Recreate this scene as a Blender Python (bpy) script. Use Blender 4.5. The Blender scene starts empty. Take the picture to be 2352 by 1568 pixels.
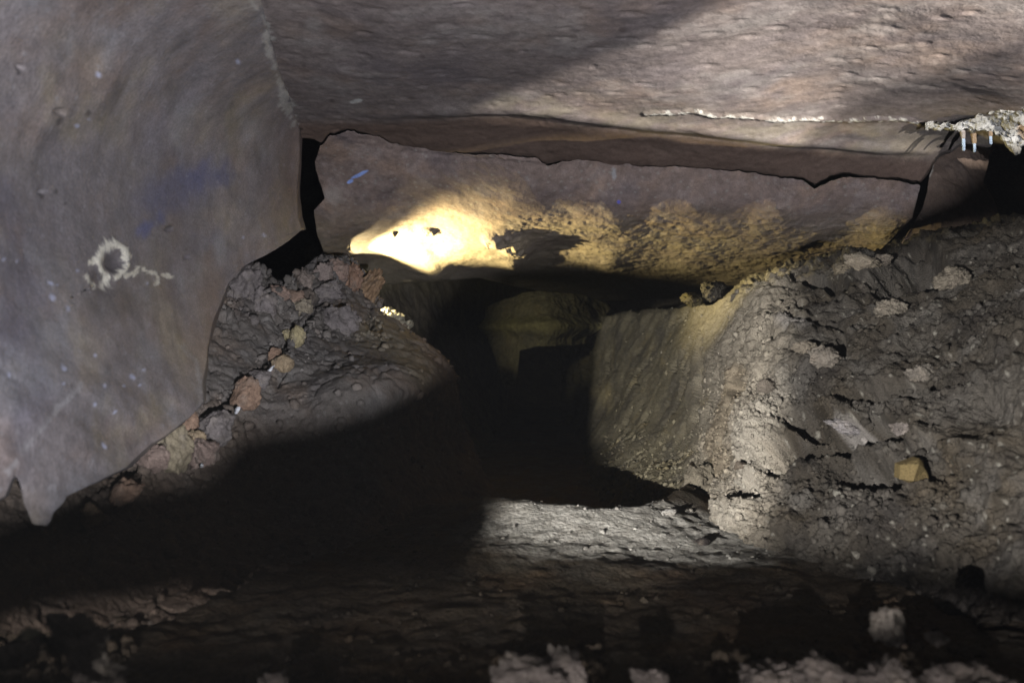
import bpy, math, random
import numpy as np
from mathutils import Vector

F = 1960.0                 # focal length in units of a 2352-wide picture
CX, CY = 1176.0, 784.0
scene = bpy.context.scene
COL = scene.collection
f4 = np.float32
Q = 1.0                    # mesh resolution factor

# ------------------------------------------------------------------ noise
_r = np.random.RandomState(7)
_PERM = _r.permutation(256); _PERM = np.concatenate([_PERM, _PERM, _PERM]).astype(np.int64)
_G = _r.normal(size=(256, 3)); _G = (_G / np.linalg.norm(_G, axis=1)[:, None]).astype(f4)
_J = _r.rand(256, 3).astype(f4)

def _h(i, j, k):
    return _PERM[_PERM[_PERM[i & 255] + (j & 255)] + (k & 255)]

def gnoise(p):
    p = np.asarray(p, dtype=f4); i = np.floor(p).astype(np.int64); f = (p - i).astype(f4)
    w = f * f * f * (f * (f * 6 - 15) + 10)
    out = 0
    for a in (0, 1):
        wa = w[:, 0] if a else 1 - w[:, 0]
        for b in (0, 1):
            wb = w[:, 1] if b else 1 - w[:, 1]
            for c in (0, 1):
                wc = w[:, 2] if c else 1 - w[:, 2]
                g = _G[_h(i[:, 0] + a, i[:, 1] + b, i[:, 2] + c)]
                out = out + wa * wb * wc * (g[:, 0] * (f[:, 0] - a) + g[:, 1] * (f[:, 1] - b) + g[:, 2] * (f[:, 2] - c))
    return out * 1.5

def fbm(p, scale, octv=4, gain=.5, seed=0, ridged=False):
    p = np.asarray(p) * scale + seed * 17.31; s = 0; a = 1.; tot = 0
    for o in range(octv):
        n = gnoise(p)
        if ridged: n = 1 - 2 * np.abs(n)
        s = s + a * n; tot += a; a *= gain; p = p * 2.03 + 5.7
    return s / tot

def worley(p, scale, seed=0, second=False):
    p = (np.asarray(p) * scale + seed * 11.7).astype(f4); i = np.floor(p).astype(np.int64); f = (p - i).astype(f4)
    d1 = np.full(len(p), 9., f4); d2 = d1.copy(); idn = np.zeros(len(p), np.int64)
    for a in (-1, 0, 1):
        for b in (-1, 0, 1):
            for c in (-1, 0, 1):
                h = _h(i[:, 0] + a, i[:, 1] + b, i[:, 2] + c)
                j = _J[h]
                d = (j[:, 0] + a - f[:, 0]) ** 2 + (j[:, 1] + b - f[:, 1]) ** 2 + (j[:, 2] + c - f[:, 2]) ** 2
                m = d < d1
                d2 = np.where(m, d1, np.minimum(d2, d)); idn = np.where(m, h, idn); d1 = np.where(m, d, d1)
    d1 = np.sqrt(d1); d2 = np.sqrt(d2)
    return (d1, d2, idn) if second else d1

def sstep(a, b, x):
    t = np.clip((x - a) / (b - a), 0, 1); return t * t * (3 - 2 * t)

# ------------------------------------------------------------------ geometry helpers
def P(px, py, d):
    px = np.asarray(px, float); py = np.asarray(py, float); d = np.asarray(d, float)
    return np.stack([(px - CX) / F * d, d + 0 * px, -(py - CY) / F * d], -1)

def rbf(ctrl):
    c = np.array(ctrl, float); xy = c[:, :2] / 1000; v = np.log(c[:, 2]); n = len(c)
    def k(r2): return np.where(r2 > 1e-12, .5 * r2 * np.log(np.maximum(r2, 1e-12)), 0)
    r2 = ((xy[:, None] - xy[None]) ** 2).sum(-1)
    A = np.zeros((n + 3, n + 3)); A[:n, :n] = k(r2) + np.eye(n) * 2e-4
    A[:n, n] = 1; A[:n, n + 1:] = xy; A[n, :n] = 1; A[n + 1:, :n] = xy.T
    w = np.linalg.solve(A, np.concatenate([v, np.zeros(3)]))
    def ev(x, y):
        q = np.stack([x, y], -1) / 1000
        out = w[n] + q @ w[n + 1:]
        for i in range(n):
            out = out + w[i] * k(((q - xy[i]) ** 2).sum(-1))
        return np.exp(out)
    return ev

def curve(pts, jag=0, js=.05, seed=0):
    a = np.array(sorted(pts), float)
    def ev(t):
        r = np.interp(t, a[:, 0], a[:, 1])
        if jag:
            q = np.stack([t * js * .3, t * 0 + seed * 3.7, t * 0], -1).reshape(-1, 3)
            r = r + jag * fbm(q, 1, 3, .5).reshape(np.shape(t))
        return r
    return ev

def const(c): return lambda t: 0 * t + c

PATCH = {}; PCOL = {}
def mesh_grid(name, pos, nu, nv, col, mat, parent=None):
    idx = np.arange(nu * nv).reshape(nv, nu)
    q = np.stack([idx[:-1, :-1], idx[1:, :-1], idx[1:, 1:], idx[:-1, 1:]], -1).reshape(-1, 4)
    return mesh_raw(name, pos, q, col, mat, parent)

def mesh_raw(name, pos, faces, col, mat, parent=None):
    me = bpy.data.meshes.new(name); k = faces.shape[1]
    me.vertices.add(len(pos)); me.vertices.foreach_set('co', np.asarray(pos, f4).ravel())
    me.loops.add(faces.size); me.loops.foreach_set('vertex_index', faces.ravel().astype(np.int32))
    me.polygons.add(len(faces)); me.polygons.foreach_set('loop_start', (np.arange(len(faces)) * k).astype(np.int32))
    me.update(calc_edges=True); me.polygons.foreach_set('use_smooth', np.ones(len(faces), bool))
    if col is not None:
        at = me.color_attributes.new('pig', 'FLOAT_COLOR', 'POINT')
        c4 = np.ones((len(pos), 4), f4); c4[:, :3] = col; at.data.foreach_set('color', c4.ravel())
    me.materials.append(mat)
    o = bpy.data.objects.new(name, me); COL.objects.link(o)
    if parent: o.parent = parent
    return o

def tag(o, label=None, cat=None, group=None, kind=None):
    if label: o['label'] = label
    if cat: o['category'] = cat
    if group: o['group'] = group
    if kind: o['kind'] = kind
    return o

def patch(name, ctrl, L, R, T, B, nu, nv, mat, disp, colour, curl=(0, 0, 0, 0), e=.03):
    nu, nv = int(nu * Q), int(nv * Q)
    ev = rbf(ctrl)
    u, v = np.meshgrid(np.linspace(0, 1, nu), np.linspace(0, 1, nv))
    el, er, et, eb = [e if c else 0 for c in curl]
    # clamp the parameter: inside the curl margins the picture position stays at the border
    uu = np.clip((u - el) / (1 - el - er), 0, 1); vv = np.clip((v - et) / (1 - et - eb), 0, 1)
    def corner(X, Y):
        x, y = 900., 700.
        for _ in range(200):
            x = .7 * x + .3 * float(X(np.array(y))); y = .7 * y + .3 * float(Y(np.array(x)))
        return x, y
    tl, tr, bl, br = corner(L, T), corner(R, T), corner(L, B), corner(R, B)
    ly = tl[1] + (bl[1] - tl[1]) * vv; lx = L(ly); ry = tr[1] + (br[1] - tr[1]) * vv; rx = R(ry)
    tx = tl[0] + (tr[0] - tl[0]) * uu; ty = T(tx); bx = bl[0] + (br[0] - bl[0]) * uu; by = B(bx)
    def coons(l, r, t, b, i):
        return (1 - uu) * l + uu * r + (1 - vv) * t + vv * b - ((1 - uu) * (1 - vv) * tl[i] + uu * (1 - vv) * tr[i] + (1 - uu) * vv * bl[i] + uu * vv * br[i])
    x = coons(lx, rx, tx, bx, 0); y = coons(ly, ry, ty, by, 1)
    x = x.ravel(); y = y.ravel(); d = ev(x, y)
    p0 = P(x, y, d); n = np.cross(P(x + 2, y, ev(x + 2, y)) - p0, P(x, y + 2, ev(x, y + 2)) - p0)
    n /= np.linalg.norm(n, axis=1)[:, None]; n *= np.sign((n * -p0).sum(1))[:, None]
    for t, K in ((np.clip((el - u) / max(el, 1e-9), 0, 1), curl[0]), (np.clip((u - 1 + er) / max(er, 1e-9), 0, 1), curl[1]),
                 (np.clip((et - v) / max(et, 1e-9), 0, 1), curl[2]), (np.clip((v - 1 + eb) / max(eb, 1e-9), 0, 1), curl[3])):
        if K: d = d + K * (t.ravel() ** 1.6)
    pos = P(x, y, d)
    dv = disp(pos, x, y)
    pos2 = pos + n * dv[:, None]
    col = colour(pos, x, y)
    o = mesh_grid(name, pos2, nu, nv, col, mat)
    PATCH[name] = pos2; PCOL[name] = col
    return o

def surf(name, px, py, lift=0.):
    p = PATCH[name]; d = np.maximum(p[:, 1], .05)
    X = p[:, 0] / d * F + CX; Y = -p[:, 2] / d * F + CY
    r = (X - px) ** 2 + (Y - py) ** 2; c = np.where(r < max(r.min() * 4, 30))[0]
    k = c[np.argmin(d[c])]; q = p[k].copy(); dd = q[1] - lift
    return P(px, py, dd)

def pdist(x, y, pts):
    """distance in picture units to a polyline"""
    best = np.full(len(x), 1e9)
    pts = [tuple(map(float, p[:2])) for p in pts]
    if len(pts) == 1: return np.hypot(x - pts[0][0], y - pts[0][1])
    for (ax, ay), (bx, by) in zip(pts[:-1], pts[1:]):
        dx, dy = bx - ax, by - ay; t = np.clip(((x - ax) * dx + (y - ay) * dy) / (dx * dx + dy * dy), 0, 1)
        best = np.minimum(best, np.hypot(x - ax - t * dx, y - ay - t * dy))
    return best

def blob(x, y, cx, cy, rx, ry, ang=0):
    c, s = math.cos(math.radians(ang)), math.sin(math.radians(ang))
    a = ((x - cx) * c + (y - cy) * s) / rx; b = (-(x - cx) * s + (y - cy) * c) / ry
    return np.hypot(a, b)

# ------------------------------------------------------------------ materials
def rockmat(name, rough=.85, bump=.35, bscale=60, spec=.25, cvar=.35, base=None, dist=.006):
    m = bpy.data.materials.new(name); m.use_nodes = True; nt = m.node_tree; N = nt.nodes; K = nt.links
    b = N['Principled BSDF']; b.inputs['Specular IOR Level'].default_value = spec
    tc = N.new('ShaderNodeTexCoord')
    n1 = N.new('ShaderNodeTexNoise'); n1.inputs['Scale'].default_value = bscale; n1.inputs['Detail'].default_value = 8; n1.inputs['Roughness'].default_value = .7
    n2 = N.new('ShaderNodeTexNoise'); n2.inputs['Scale'].default_value = bscale * 2.6; n2.inputs['Detail'].default_value = 6; n2.inputs['Roughness'].default_value = .75
    n3 = N.new('ShaderNodeTexVoronoi'); n3.inputs['Scale'].default_value = bscale * 1.7
    for n in (n1, n2, n3): K.new(tc.outputs['Object'], n.inputs['Vector'])
    if base is None:
        at = N.new('ShaderNodeAttribute'); at.attribute_name = 'pig'; src = at.outputs['Color']
    else:
        rg = N.new('ShaderNodeRGB'); rg.outputs[0].default_value = (*base, 1); src = rg.outputs[0]
    mr = N.new('ShaderNodeMapRange'); mr.inputs['From Min'].default_value = .3; mr.inputs['From Max'].default_value = .7
    mr.inputs['To Min'].default_value = 1 - cvar; mr.inputs['To Max'].default_value = 1 + cvar
    K.new(n2.outputs['Fac'], mr.inputs['Value'])
    mx = N.new('ShaderNodeVectorMath'); mx.operation = 'SCALE'
    K.new(src, mx.inputs[0]); K.new(mr.outputs[0], mx.inputs['Scale'])
    K.new(mx.outputs[0], b.inputs['Base Color'])
    rr = N.new('ShaderNodeMapRange'); rr.inputs['To Min'].default_value = rough - .15; rr.inputs['To Max'].default_value = min(1, rough + .15)
    K.new(n1.outputs['Fac'], rr.inputs['Value']); K.new(rr.outputs[0], b.inputs['Roughness'])
    ad = N.new('ShaderNodeMath'); ad.operation = 'MULTIPLY_ADD'; ad.inputs[1].default_value = .5
    K.new(n3.outputs['Distance'], ad.inputs[0]); K.new(n1.outputs['Fac'], ad.inputs[2])
    bp = N.new('ShaderNodeBump'); bp.inputs['Strength'].default_value = bump; bp.inputs['Distance'].default_value = dist
    K.new(ad.outputs[0], bp.inputs['Height']); K.new(bp.outputs[0], b.inputs['Normal'])
    return m

M_WALL = rockmat('smooth_rock', .62, .35, 90, .4, .34, dist=.003)
M_CEIL = rockmat('ceiling_rock', .85, .25, 110, .2, .3, dist=.003)
M_SLAB = rockmat('slab_rock', .85, .4, 120, .2, .3, dist=.003)
M_SOIL = rockmat('clod_rock', .92, .8, 150, .15, .45, dist=.005)
M_MOUND = rockmat('mound_rock', .85, .5, 130, .25, .35, dist=.004)
M_FLOOR = rockmat('floor_soil', .92, .7, 70, .12, .45)
M_CRUST = rockmat('calcite', .6, .6, 120, .4, .25)
M_DARK = rockmat('deep_rock', .9, .5, 20, .15, .35)

def mix(a, b, t):
    t = np.asarray(t)[:, None]; return a * (1 - t) + np.asarray(b) * t

def mottled(p, base, cols, seed=0, scale=4):
    """base pigment with overlapping mineral patches"""
    c = np.ones((len(p), 3)) * np.array(base)
    for k, (col, amt, sc) in enumerate(cols):
        n = fbm(p, scale * sc, 4, .55, seed + k * 3 + 1)
        c = mix(c, col, np.clip(sstep(-.05, .45, n) * amt, 0, 1))
    n = fbm(p, scale * 9, 3, .6, seed + 40)
    return c * (1 + .3 * n)[:, None]

# ------------------------------------------------------------------ CEILING
LIP = [(400, 268), (750, 272), (1050, 263), (1120, 260), (1200, 262), (1300, 276), (1400, 286), (1500, 300), (1600, 306), (1700, 322), (1800, 334), (1900, 342), (2000, 352), (2140, 358), (2300, 330)]
CRACK = [(300, 316), (700, 318), (738, 326), (756, 306), (800, 298), (850, 308), (900, 326), (950, 336), (1050, 350), (1180, 352), (1230, 358), (1256, 374), (1330, 364), (1400, 374), (1500, 380),
         (1600, 385), (1700, 391), (1780, 404), (1840, 408), (1872, 424), (1905, 404), (1950, 397), (2000, 405), (2060, 410), (2112, 420), (2128, 400), (2160, 352), (2210, 330), (2280, 338), (2352, 350), (2800, 360)]
zc = lambda y, z=.55: z * F / (CY - y)
ctrl = []
for x in (-300, 300, 900, 1500, 2100, 2700, 3700):
    for y in (-560, -300, -100, 60, 180):
        ctrl.append((x, y, zc(y, .55 + .012 * math.sin(x * .004))))
ctrl += [(700, 265, 2.06), (1050, 250, 2.0), (1300, 262, 2.03), (1500, 285, 2.12), (1900, 330, 2.3), (2140, 345, 2.36), (2350, 300, 2.1), (2700, 300, 2.1)]
ctrl += [(1050, 300, 2.17), (1500, 335, 2.3), (1900, 375, 2.41), (930, 330, 2.32), (1200, 350, 2.38), (1500, 378, 2.43), (1840, 405, 2.46), (2110, 418, 2.47), (740, 318, 2.25), (300, 300, 2.2), (2350, 345, 2.3), (3700, 320, 2.1)]
lipc = curve(LIP, 5, .02, 2)
CALC = [(560, -20), (598, 30), (616, 60), (612, 100), (628, 150), (640, 190), (655, 235), (676, 290)]
VEIN = [(1480, 262), (1600, 252), (1640, 262), (1700, 264), (1780, 274), (1860, 272), (1950, 276), (2010, 274), (2080, 275), (2115, 288)]
def d_ceil(p, x, y):
    ly = lipc(x)
    d = .010 * fbm(p, 3, 3, .5, 3) + .0018 * fbm(p, 12, 3, .55, 5)
    w = worley(p * [.8, 1.3, 1.0] + .03 * fbm(p, 9, 2)[:, None], 17, 4); d -= .0018 * sstep(.32, .08, w)            # stretched dimples
    d += .0010 * fbm(p, 60, 3, .6, 8)
    under = sstep(-8, 14, y - ly)                                                      # step up behind the lip
    d += .006 * np.exp(-((y - ly + 8) / 14.) ** 2) * sstep(700, 1000, x) - .009 * under * sstep(800, 1150, x) * sstep(2200, 2050, x) * sstep(0, 45, np.interp(x, [a for a, b in CRACK], [b for a, b in CRACK]) - y)
    d += .004 * under * fbm(p, 22, 4, .6, 12)
    d += .003 * sstep(16, 2, pdist(x, y, CALC) + 5 * fbm(p, 30, 2, .5, 2)) * (fbm(p, 70, 3, .6, 9) + .6)
    d += .004 * sstep(7, 1, pdist(x, y, VEIN) + 5 * fbm(p, 80, 2, .5, 2))
    return d
CRUST_R = [(2120, 288), (2200, 290), (2260, 285), (2330, 275), (2400, 270)]
def c_ceil(p, x, y):
    c = mottled(p, (.255, .215, .205), [((.19, .165, .175), .8, 1), ((.36, .27, .22), .6, 1.6), ((.42, .385, .37), .5, 2.3), ((.21, .175, .175), .7, 5)], 1, 3.2)
    n = fbm(p, 70, 3, .6, 21)
    c = c * (1 + .40 * fbm(p * [1, 1.9, 1], 24, 4, .65, 22) + .22 * fbm(p * [1, 1.5, 1], 80, 3, .6, 23))[:, None]
    ly = lipc(x)
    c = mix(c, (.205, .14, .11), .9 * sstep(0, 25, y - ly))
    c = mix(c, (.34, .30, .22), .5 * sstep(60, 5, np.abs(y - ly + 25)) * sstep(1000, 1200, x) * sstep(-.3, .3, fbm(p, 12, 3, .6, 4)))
    wd = np.interp(y, [0, 90, 150, 190, 235, 290], [13, 20, 11, 22, 32, 13])
    c = mix(c, (.50, .48, .45), sstep(3, -7, pdist(x, y, CALC) - wd * (.45 + 2.0 * fbm(p, 16, 4, .65, 2))) * .75)
    c = mix(c, (.40, .37, .35), sstep(30, 5, blob(x, y, 720, 60, 1, 1)) * .5)
    c = mix(c, (.80, .78, .72), sstep(0, -3, pdist(x, y, VEIN) - 5 * (.5 + 2.2 * fbm(p, 60, 2, .5, 3))))
    c = mix(c, (.75, .74, .72), sstep(1.1, .8, blob(x, y, 818, 230, 16, 5, -12)))
    for s in range(10):
        rr = random.Random(s + 50); xx, yy = rr.uniform(640, 2000), rr.uniform(20, 240)
        c = mix(c, (.08, .06, .055), .5 * sstep(1.3, .6, blob(x, y, xx, yy, rr.uniform(5, 12), rr.uniform(3, 6))))
    for (xx, yy) in ((672, 285), (690, 300), (640, 262), (648, 250), (600, 240), (625, 275)):
        c = mix(c, (.03, .025, .025), .8 * sstep(1.3, .6, blob(x, y, xx, yy, 6, 3, -20)))
    return c * (1 + .35 * n)[:, None]
ceil_o = patch('cave_ceiling', ctrl, const(-300.), const(3800.), const(-560.), curve(CRACK, 7, .12, 1), 1300, 400, M_CEIL, d_ceil, c_ceil, (0, 0, 0, .35), .04)
tag(ceil_o, kind='structure')

# ------------------------------------------------------------------ HANGING SLAB
CR2 = [(x, y + w) for (x, y), w in zip(CRACK, [10, 14, 9, 7, 4, 1, 0, 0, 1, 3, 4, 5, 3, 2, 3, 1, 2, 2, 5, 10, 12, 8, 3, 5, 6, 30, 70, 90, 90, 90, 90])]
ctrl = [(735, 335, 2.33), (722, 400, 2.46), (740, 460, 2.50), (728, 520, 2.6), (740, 580, 2.75), (745, 640, 3.1), (850, 420, 2.46), (860, 530, 2.66), (860, 600, 3.0),
        (1000, 345, 2.40), (1000, 420, 2.47), (1000, 480, 2.60), (1000, 530, 2.74), (1000, 580, 2.93), (1000, 640, 3.08), (1180, 480, 2.51), (1180, 580, 2.9),
        (1400, 378, 2.43), (1400, 430, 2.445), (1400, 482, 2.48), (1400, 515, 2.57), (1400, 550, 2.76), (1400, 610, 3.2), (1400, 660, 4.2), (1180, 655, 4.2), (1180, 620, 3.2),
        (1600, 430, 2.43), (1600, 478, 2.455), (1600, 515, 2.57), (1600, 550, 2.74), (1600, 600, 3.05), (1600, 670, 3.9),
        (1800, 412, 2.44), (1800, 450, 2.425), (1800, 490, 2.45), (1800, 525, 2.56), (1800, 560, 2.72), (1800, 620, 3.1), (2100, 430, 2.44), (2090, 500, 2.46), (2040, 560, 2.6), (1950, 600, 2.9)]
def d_slab(p, x, y):
    d = .012 * fbm(p, 5, 3, .5, 31) + .0028 * fbm(p, 22, 3, .5, 33)
    low = sstep(455, 530, y)
    d += .006 * sstep(60, 5, y - np.interp(x, [a for a, b in CR2], [b for a, b in CR2])) * fbm(p, 26, 4, .65, 39)
    d += low * sstep(1050, 1250, x) * (  .0075 * fbm(p * [.7, 1, 1.2], 24, 5, .7, 35) - .0025 * sstep(.4, .1, worley(p + .02 * fbm(p, 20, 2)[:, None], 22, 3)))
    d += .0010 * fbm(p, 80, 3, .6, 36)
    d += .030 * sstep(1.3, .2, blob(x, y, 1178, 560, 48, 26, 20)) * (1 + .7 * fbm(p, 40, 3, .6, 4))      # nub throwing a long shadow
    d += .020 * sstep(1.3, .3, blob(x, y, 1130, 548, 24, 16, 10)) * (1 + .8 * fbm(p, 60, 3, .6, 4))
    d += .013 * sstep(1.3, .2, blob(x, y, 985, 534, 24, 10, 0) + .5 * fbm(p, 40, 3, .6, 5)) * (1 + .8 * fbm(p, 60, 3, .6, 5))
    d += .010 * sstep(1.4, .3, blob(x, y, 903, 538, 6, 6))
    d -= .010 * sstep(10, 0, pdist(x, y, [(930, 350), (1100, 362), (1300, 385)]) + 5 * fbm(p, 50, 2, .5, 6)) * .4
    return d
def c_slab(p, x, y):
    c = mottled(p, (.235, .18, .16), [((.165, .135, .14), .8, 1.5), ((.31, .22, .17), .7, 2), ((.33, .28, .27), .5, 4)], 11, 4)
    low = sstep(450, 560, y + 40 * fbm(p, 10, 3)) * (.6 + .4 * sstep(-.3, .3, fbm(p, 8, 3, .5, 7)))
    c = mix(c, (.34, .29, .19), low * .55)  # part of the lamp's yellow light is painted into the lower slab
    c = mix(c, (.26, .225, .19), sstep(575, 625, y) * .6)
    n = fbm(p, 55, 4, .65, 60)
    c = c * (1 + .45 * n)[:, None]
    sp = worley(p, 45, 9); c = mix(c, (.34, .32, .30), .5 * sstep(.28, .1, sp))
    for (xx, yy, rx, ry, a) in ((826, 402, 22, 4, -25), (804, 418, 8, 4, -25)):
        c = mix(c, (.30, .42, .85), sstep(1.15, .85, blob(x, y, xx, yy, rx, ry, a)))
    c = mix(c, (.42, .46, .50), .5 * sstep(1.2, .6, blob(x, y, 1410, 400, 6, 14) + fbm(p, 60, 2) * .5))
    c = mix(c, (.15, .15, .6), sstep(1.2, .8, blob(x, y, 1421, 463, 4, 4)))
    c = mix(c, (.40, .36, .33), .5 * sstep(1.2, .4, blob(x, y, 765, 450, 28, 24, 30) + fbm(p, 40, 2) * .6))
    return c
slab_o = patch('hanging_slab', ctrl, curve([(200, 735), (340, 735), (370, 722), (420, 735), (455, 746), (482, 722), (530, 728), (575, 741), (640, 760), (700, 760)], 5, .06, 4),
               curve([(300, 2140), (425, 2112), (450, 2106), (500, 2094), (560, 2040), (620, 1960), (700, 1900)], 4, .06, 5), curve(CR2, 7, .12, 1),
               curve([(700, 636), (870, 653), (1000, 645), (1100, 636), (1200, 660), (1400, 690), (1600, 680), (1700, 650), (1850, 615), (2040, 575), (2200, 560)]), 640, 260, M_SLAB, d_slab, c_slab, (.5, .5, .25, .5), .05)
tag(slab_o, 'broad brown slab hanging from the cave ceiling below a long jagged crack', 'rock slab')

# ------------------------------------------------------------------ LEFT WALL
ctrl = [(-600, -500, .55), (-150, -500, .66), (200, -500, .76), (500, -500, .84), (-600, 0, .70), (-150, 0, .88), (100, 0, 1.02), (350, 0, 1.2), (600, 0, 1.355),
        (-600, 300, .74), (-150, 200, .92), (100, 180, 1.10), (350, 160, 1.34), (640, 160, 1.70), (100, 400, 1.17), (350, 380, 1.5), (520, 300, 1.74), (690, 300, 2.14),
        (692, 450, 2.2), (600, 450, 1.95), (100, 600, 1.13), (350, 600, 1.48), (520, 600, 1.83), (640, 545, 2.05), (-600, 700, .72), (-150, 600, .9),
        (100, 800, 1.06), (300, 800, 1.32), (480, 800, 1.66), (100, 1000, 1.02), (300, 1000, 1.26), (450, 930, 1.5), (-150, 1000, .86), (100, 1200, 1.02), (-600, 1200, .7), (-1600, -500, .40), (-1600, 0, .49), (-1600, 700, .52), (-1600, 1600, .48)]
def d_wall(p, x, y):
    d = .020 * fbm(p, 2.2, 3, .5, 71) + .004 * fbm(p, 9, 3, .5, 72) + .0007 * fbm(p, 40, 4, .6, 74)
    q = np.stack([(x * .5 - y * .85) * .012, (x * .85 + y * .5) * .0025, x * 0], -1)
    d += .008 * fbm(q, 1, 3, .5, 3) * sstep(700, 900, y)                                    # slanting flutes at the foot
    edge = [(-20, 420), (20, 330), (130, 285), (300, 305), (420, 335), (500, 345), (530, 410)]
    inside = blob(x, y, 270, 480, 260, 175, 8)
    d += .008 * sstep(1.2, .3, blob(x, y, 180, 230, 140, 60, -40)) - .008 * sstep(1.2, .3, blob(x, y, 430, 160, 60, 90, 20))
    ring = np.abs(blob(x, y, 262, 598, 33, 38) - 1) * 30
    d += .0025 * sstep(8, 2, ring) - .009 * sstep(1, .3, blob(x, y, 264, 602, 24, 26)) - .005 * sstep(1.1, .3, blob(x, y, 240, 650, 30, 28))
    for s in ((40, 152, 9), (120, 250, 12), (96, 440, 9), (388, 525, 8), (430, 590, 6)):
        d -= .006 * sstep(1.4, .4, blob(x, y, s[0], s[1], s[2], s[2] * .8))
    return d
def c_wall(p, x, y):
    c = mottled(p, (.235, .21, .215), [((.165, .155, .19), .9, 1), ((.33, .28, .225), .8, 1.7), ((.27, .205, .175), .6, 3), ((.31, .31, .335), .6, 2.4), ((.16, .15, .155), .5, 5)], 21, 2.6)
    q = np.stack([(x * .55 - y * .83) * .03, (x * .83 + y * .55) * .005, x * 0], -1)
    st = fbm(q, 1, 4, .6, 5)
    c = c * (1 + .07 * st)[:, None]
    c = mix(c, (.33, .28, .19), .45 * sstep(.1, .5, fbm(p, 7, 4, .6, 301))) * (1 + .2 * fbm(p, 30, 4, .65, 303))[:, None]
    c = mix(c, (.13, .135, .24), .95 * sstep(1.2, .2, blob(x, y, 400, 440, 140, 55, -25) + .9 * fbm(p, 9, 4, .65, 3)))
    c = mix(c, (.10, .13, .36), .9 * sstep(1.1, .2, blob(x, y, 340, 520, 55, 22, -30) + 1.0 * fbm(p, 15, 4, .65, 8)))
    c = mix(c, (.17, .16, .175), .5 * sstep(1.1, .7, blob(x, y, 250, 480, 250, 165, 8)))
    c = mix(c, (.10, .09, .095), .8 * sstep(1.1, .5, blob(x, y, 268, 604, 20, 24)))
    c = mix(c, (.10, .09, .095), .7 * sstep(1.1, .5, blob(x, y, 228, 632, 22, 22)))
    c = mix(c, (.13, .12, .12), .6 * sstep(1.2, .4, blob(x, y, 275, 690, 90, 50) + .5 * fbm(p, 12, 3, .5, 5)))
    c = mix(c, (.30, .22, .17), .5 * sstep(60, 10, np.abs(x - 480 - .02 * (y - 700)) + 30 * fbm(p, 8, 2)) * sstep(550, 680, y) * sstep(900, 800, y))
    c = mix(c, (.24, .17, .145), .6 * sstep(560, 690, x) * sstep(200, 330, y) * sstep(560, 400, y))
    n = 18 * fbm(p, 60, 4, .65, 66)
    cr = (.78, .74, .64)
    ring = np.abs(blob(x, y, 262, 598, 31, 38) - 1) * 31
    wd = np.where(y < 600, 8, 4)
    c = mix(c, cr, sstep(2, -2, ring - wd + n))
    for pl, w in ((((290, 632), (318, 626), (322, 614)), 5), (((330, 618), (360, 628), (372, 640), (362, 652)), 4), (((380, 630), (398, 634)), 4), (((226, 590), (214, 602)), 5), (((203, 630), (212, 645), (226, 656)), 4), (((245, 655), (252, 640), (256, 656)), 5)):
        c = mix(c, cr, .9 * sstep(2, -2, pdist(x, y, pl) - w + n * .7))
    for k, (xx, yy, s) in enumerate(((125, 648, 5), (140, 652, 4), (128, 681, 8), (187, 708, 5), (163, 705, 4), (160, 790, 4), (152, 845, 7), (150, 880, 6), (26, 860, 4), (245, 885, 7), (224, 815, 5), (294, 884, 8), (318, 862, 6), (343, 845, 5),
                                     (225, 928, 5), (272, 945, 6), (255, 1022, 6), (336, 880, 4), (183, 620, 4), (7, 596, 6), (340, 650, 3), (556, 545, 4), (606, 540, 5), (190, 268, 6), (165, 285, 5), (215, 165, 9), (545, 140, 6), (40, 600, 6))):
        c = mix(c, (.50, .52, .68), .85 * sstep(1.3, .5, blob(x, y, xx, yy, s * .85, s * (1.6, .7, 1.1, .5)[k % 4], -60 + 25 * (k % 3)) + .45 * n / 14))  # glints of water droplets, painted as pale specks
    c = mix(c, (.38, .37, .38), .5 * sstep(9, 1, pdist(x, y, [(30, 1080), (110, 980), (190, 880)]) + n))
    c = mix(c, (.40, .38, .37), .5 * sstep(8, 1, pdist(x, y, [(420, 790), (452, 830), (466, 880), (462, 930)]) + n * .6))
    wsp = worley(p, 40, 5); c = mix(c, (.36, .35, .37), .4 * sstep(.2, .08, wsp))
    for (xx, yy, s) in ((38, 165, 8), (120, 270, 12), (186, 252, 8), (98, 452, 8), (128, 440, 6), (148, 468, 5), (392, 520, 7), (427, 574, 4), (36, 152, 8)):
        c = mix(c, (.06, .055, .055), .75 * sstep(1.4, .4, blob(x, y, xx, yy, s * .7, s, 25) + .03 * n))
    cc = [(560, -20), (598, 30), (616, 60), (612, 100), (628, 150), (640, 190), (655, 235), (676, 290)]
    wd = np.interp(y, [0, 90, 150, 190, 235, 290], [11, 18, 10, 20, 30, 11])
    c = mix(c, (.50, .48, .45), sstep(3, -7, pdist(x, y, cc) - wd * (.45 + 2.0 * fbm(p, 16, 4, .65, 2))) * .75)
    return c * (1 + .22 * fbm(p, 60, 3, .6, 9))[:, None]
wall_o = patch('rock_wall', ctrl, const(-1600.), curve([(-500, 500), (0, 598), (160, 640), (300, 690), (330, 690), (450, 689), (500, 694), (528, 703), (540, 660), (560, 610), (580, 583), (600, 567), (650, 522), (720, 497), (800, 475), (880, 470), (1300, 470)], 2.5, .03, 7),
               const(-500.), curve([(-1600, 2100), (-600, 1420), (-200, 1260), (0, 1150), (22, 1138), (36, 1104), (46, 1090), (58, 1112), (72, 1165), (86, 1205), (112, 1207), (132, 1172), (160, 1138), (240, 1104), (305, 1072), (345, 1035), (390, 998), (440, 955), (470, 920), (700, 860)], 3, .05, 9),
               600, 560, M_WALL, d_wall, c_wall, (0, .35, 0, .3), .03)
tag(wall_o, 'huge smooth grey rock wall on the left with a white crust ring and pale specks', 'rock wall')

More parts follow.
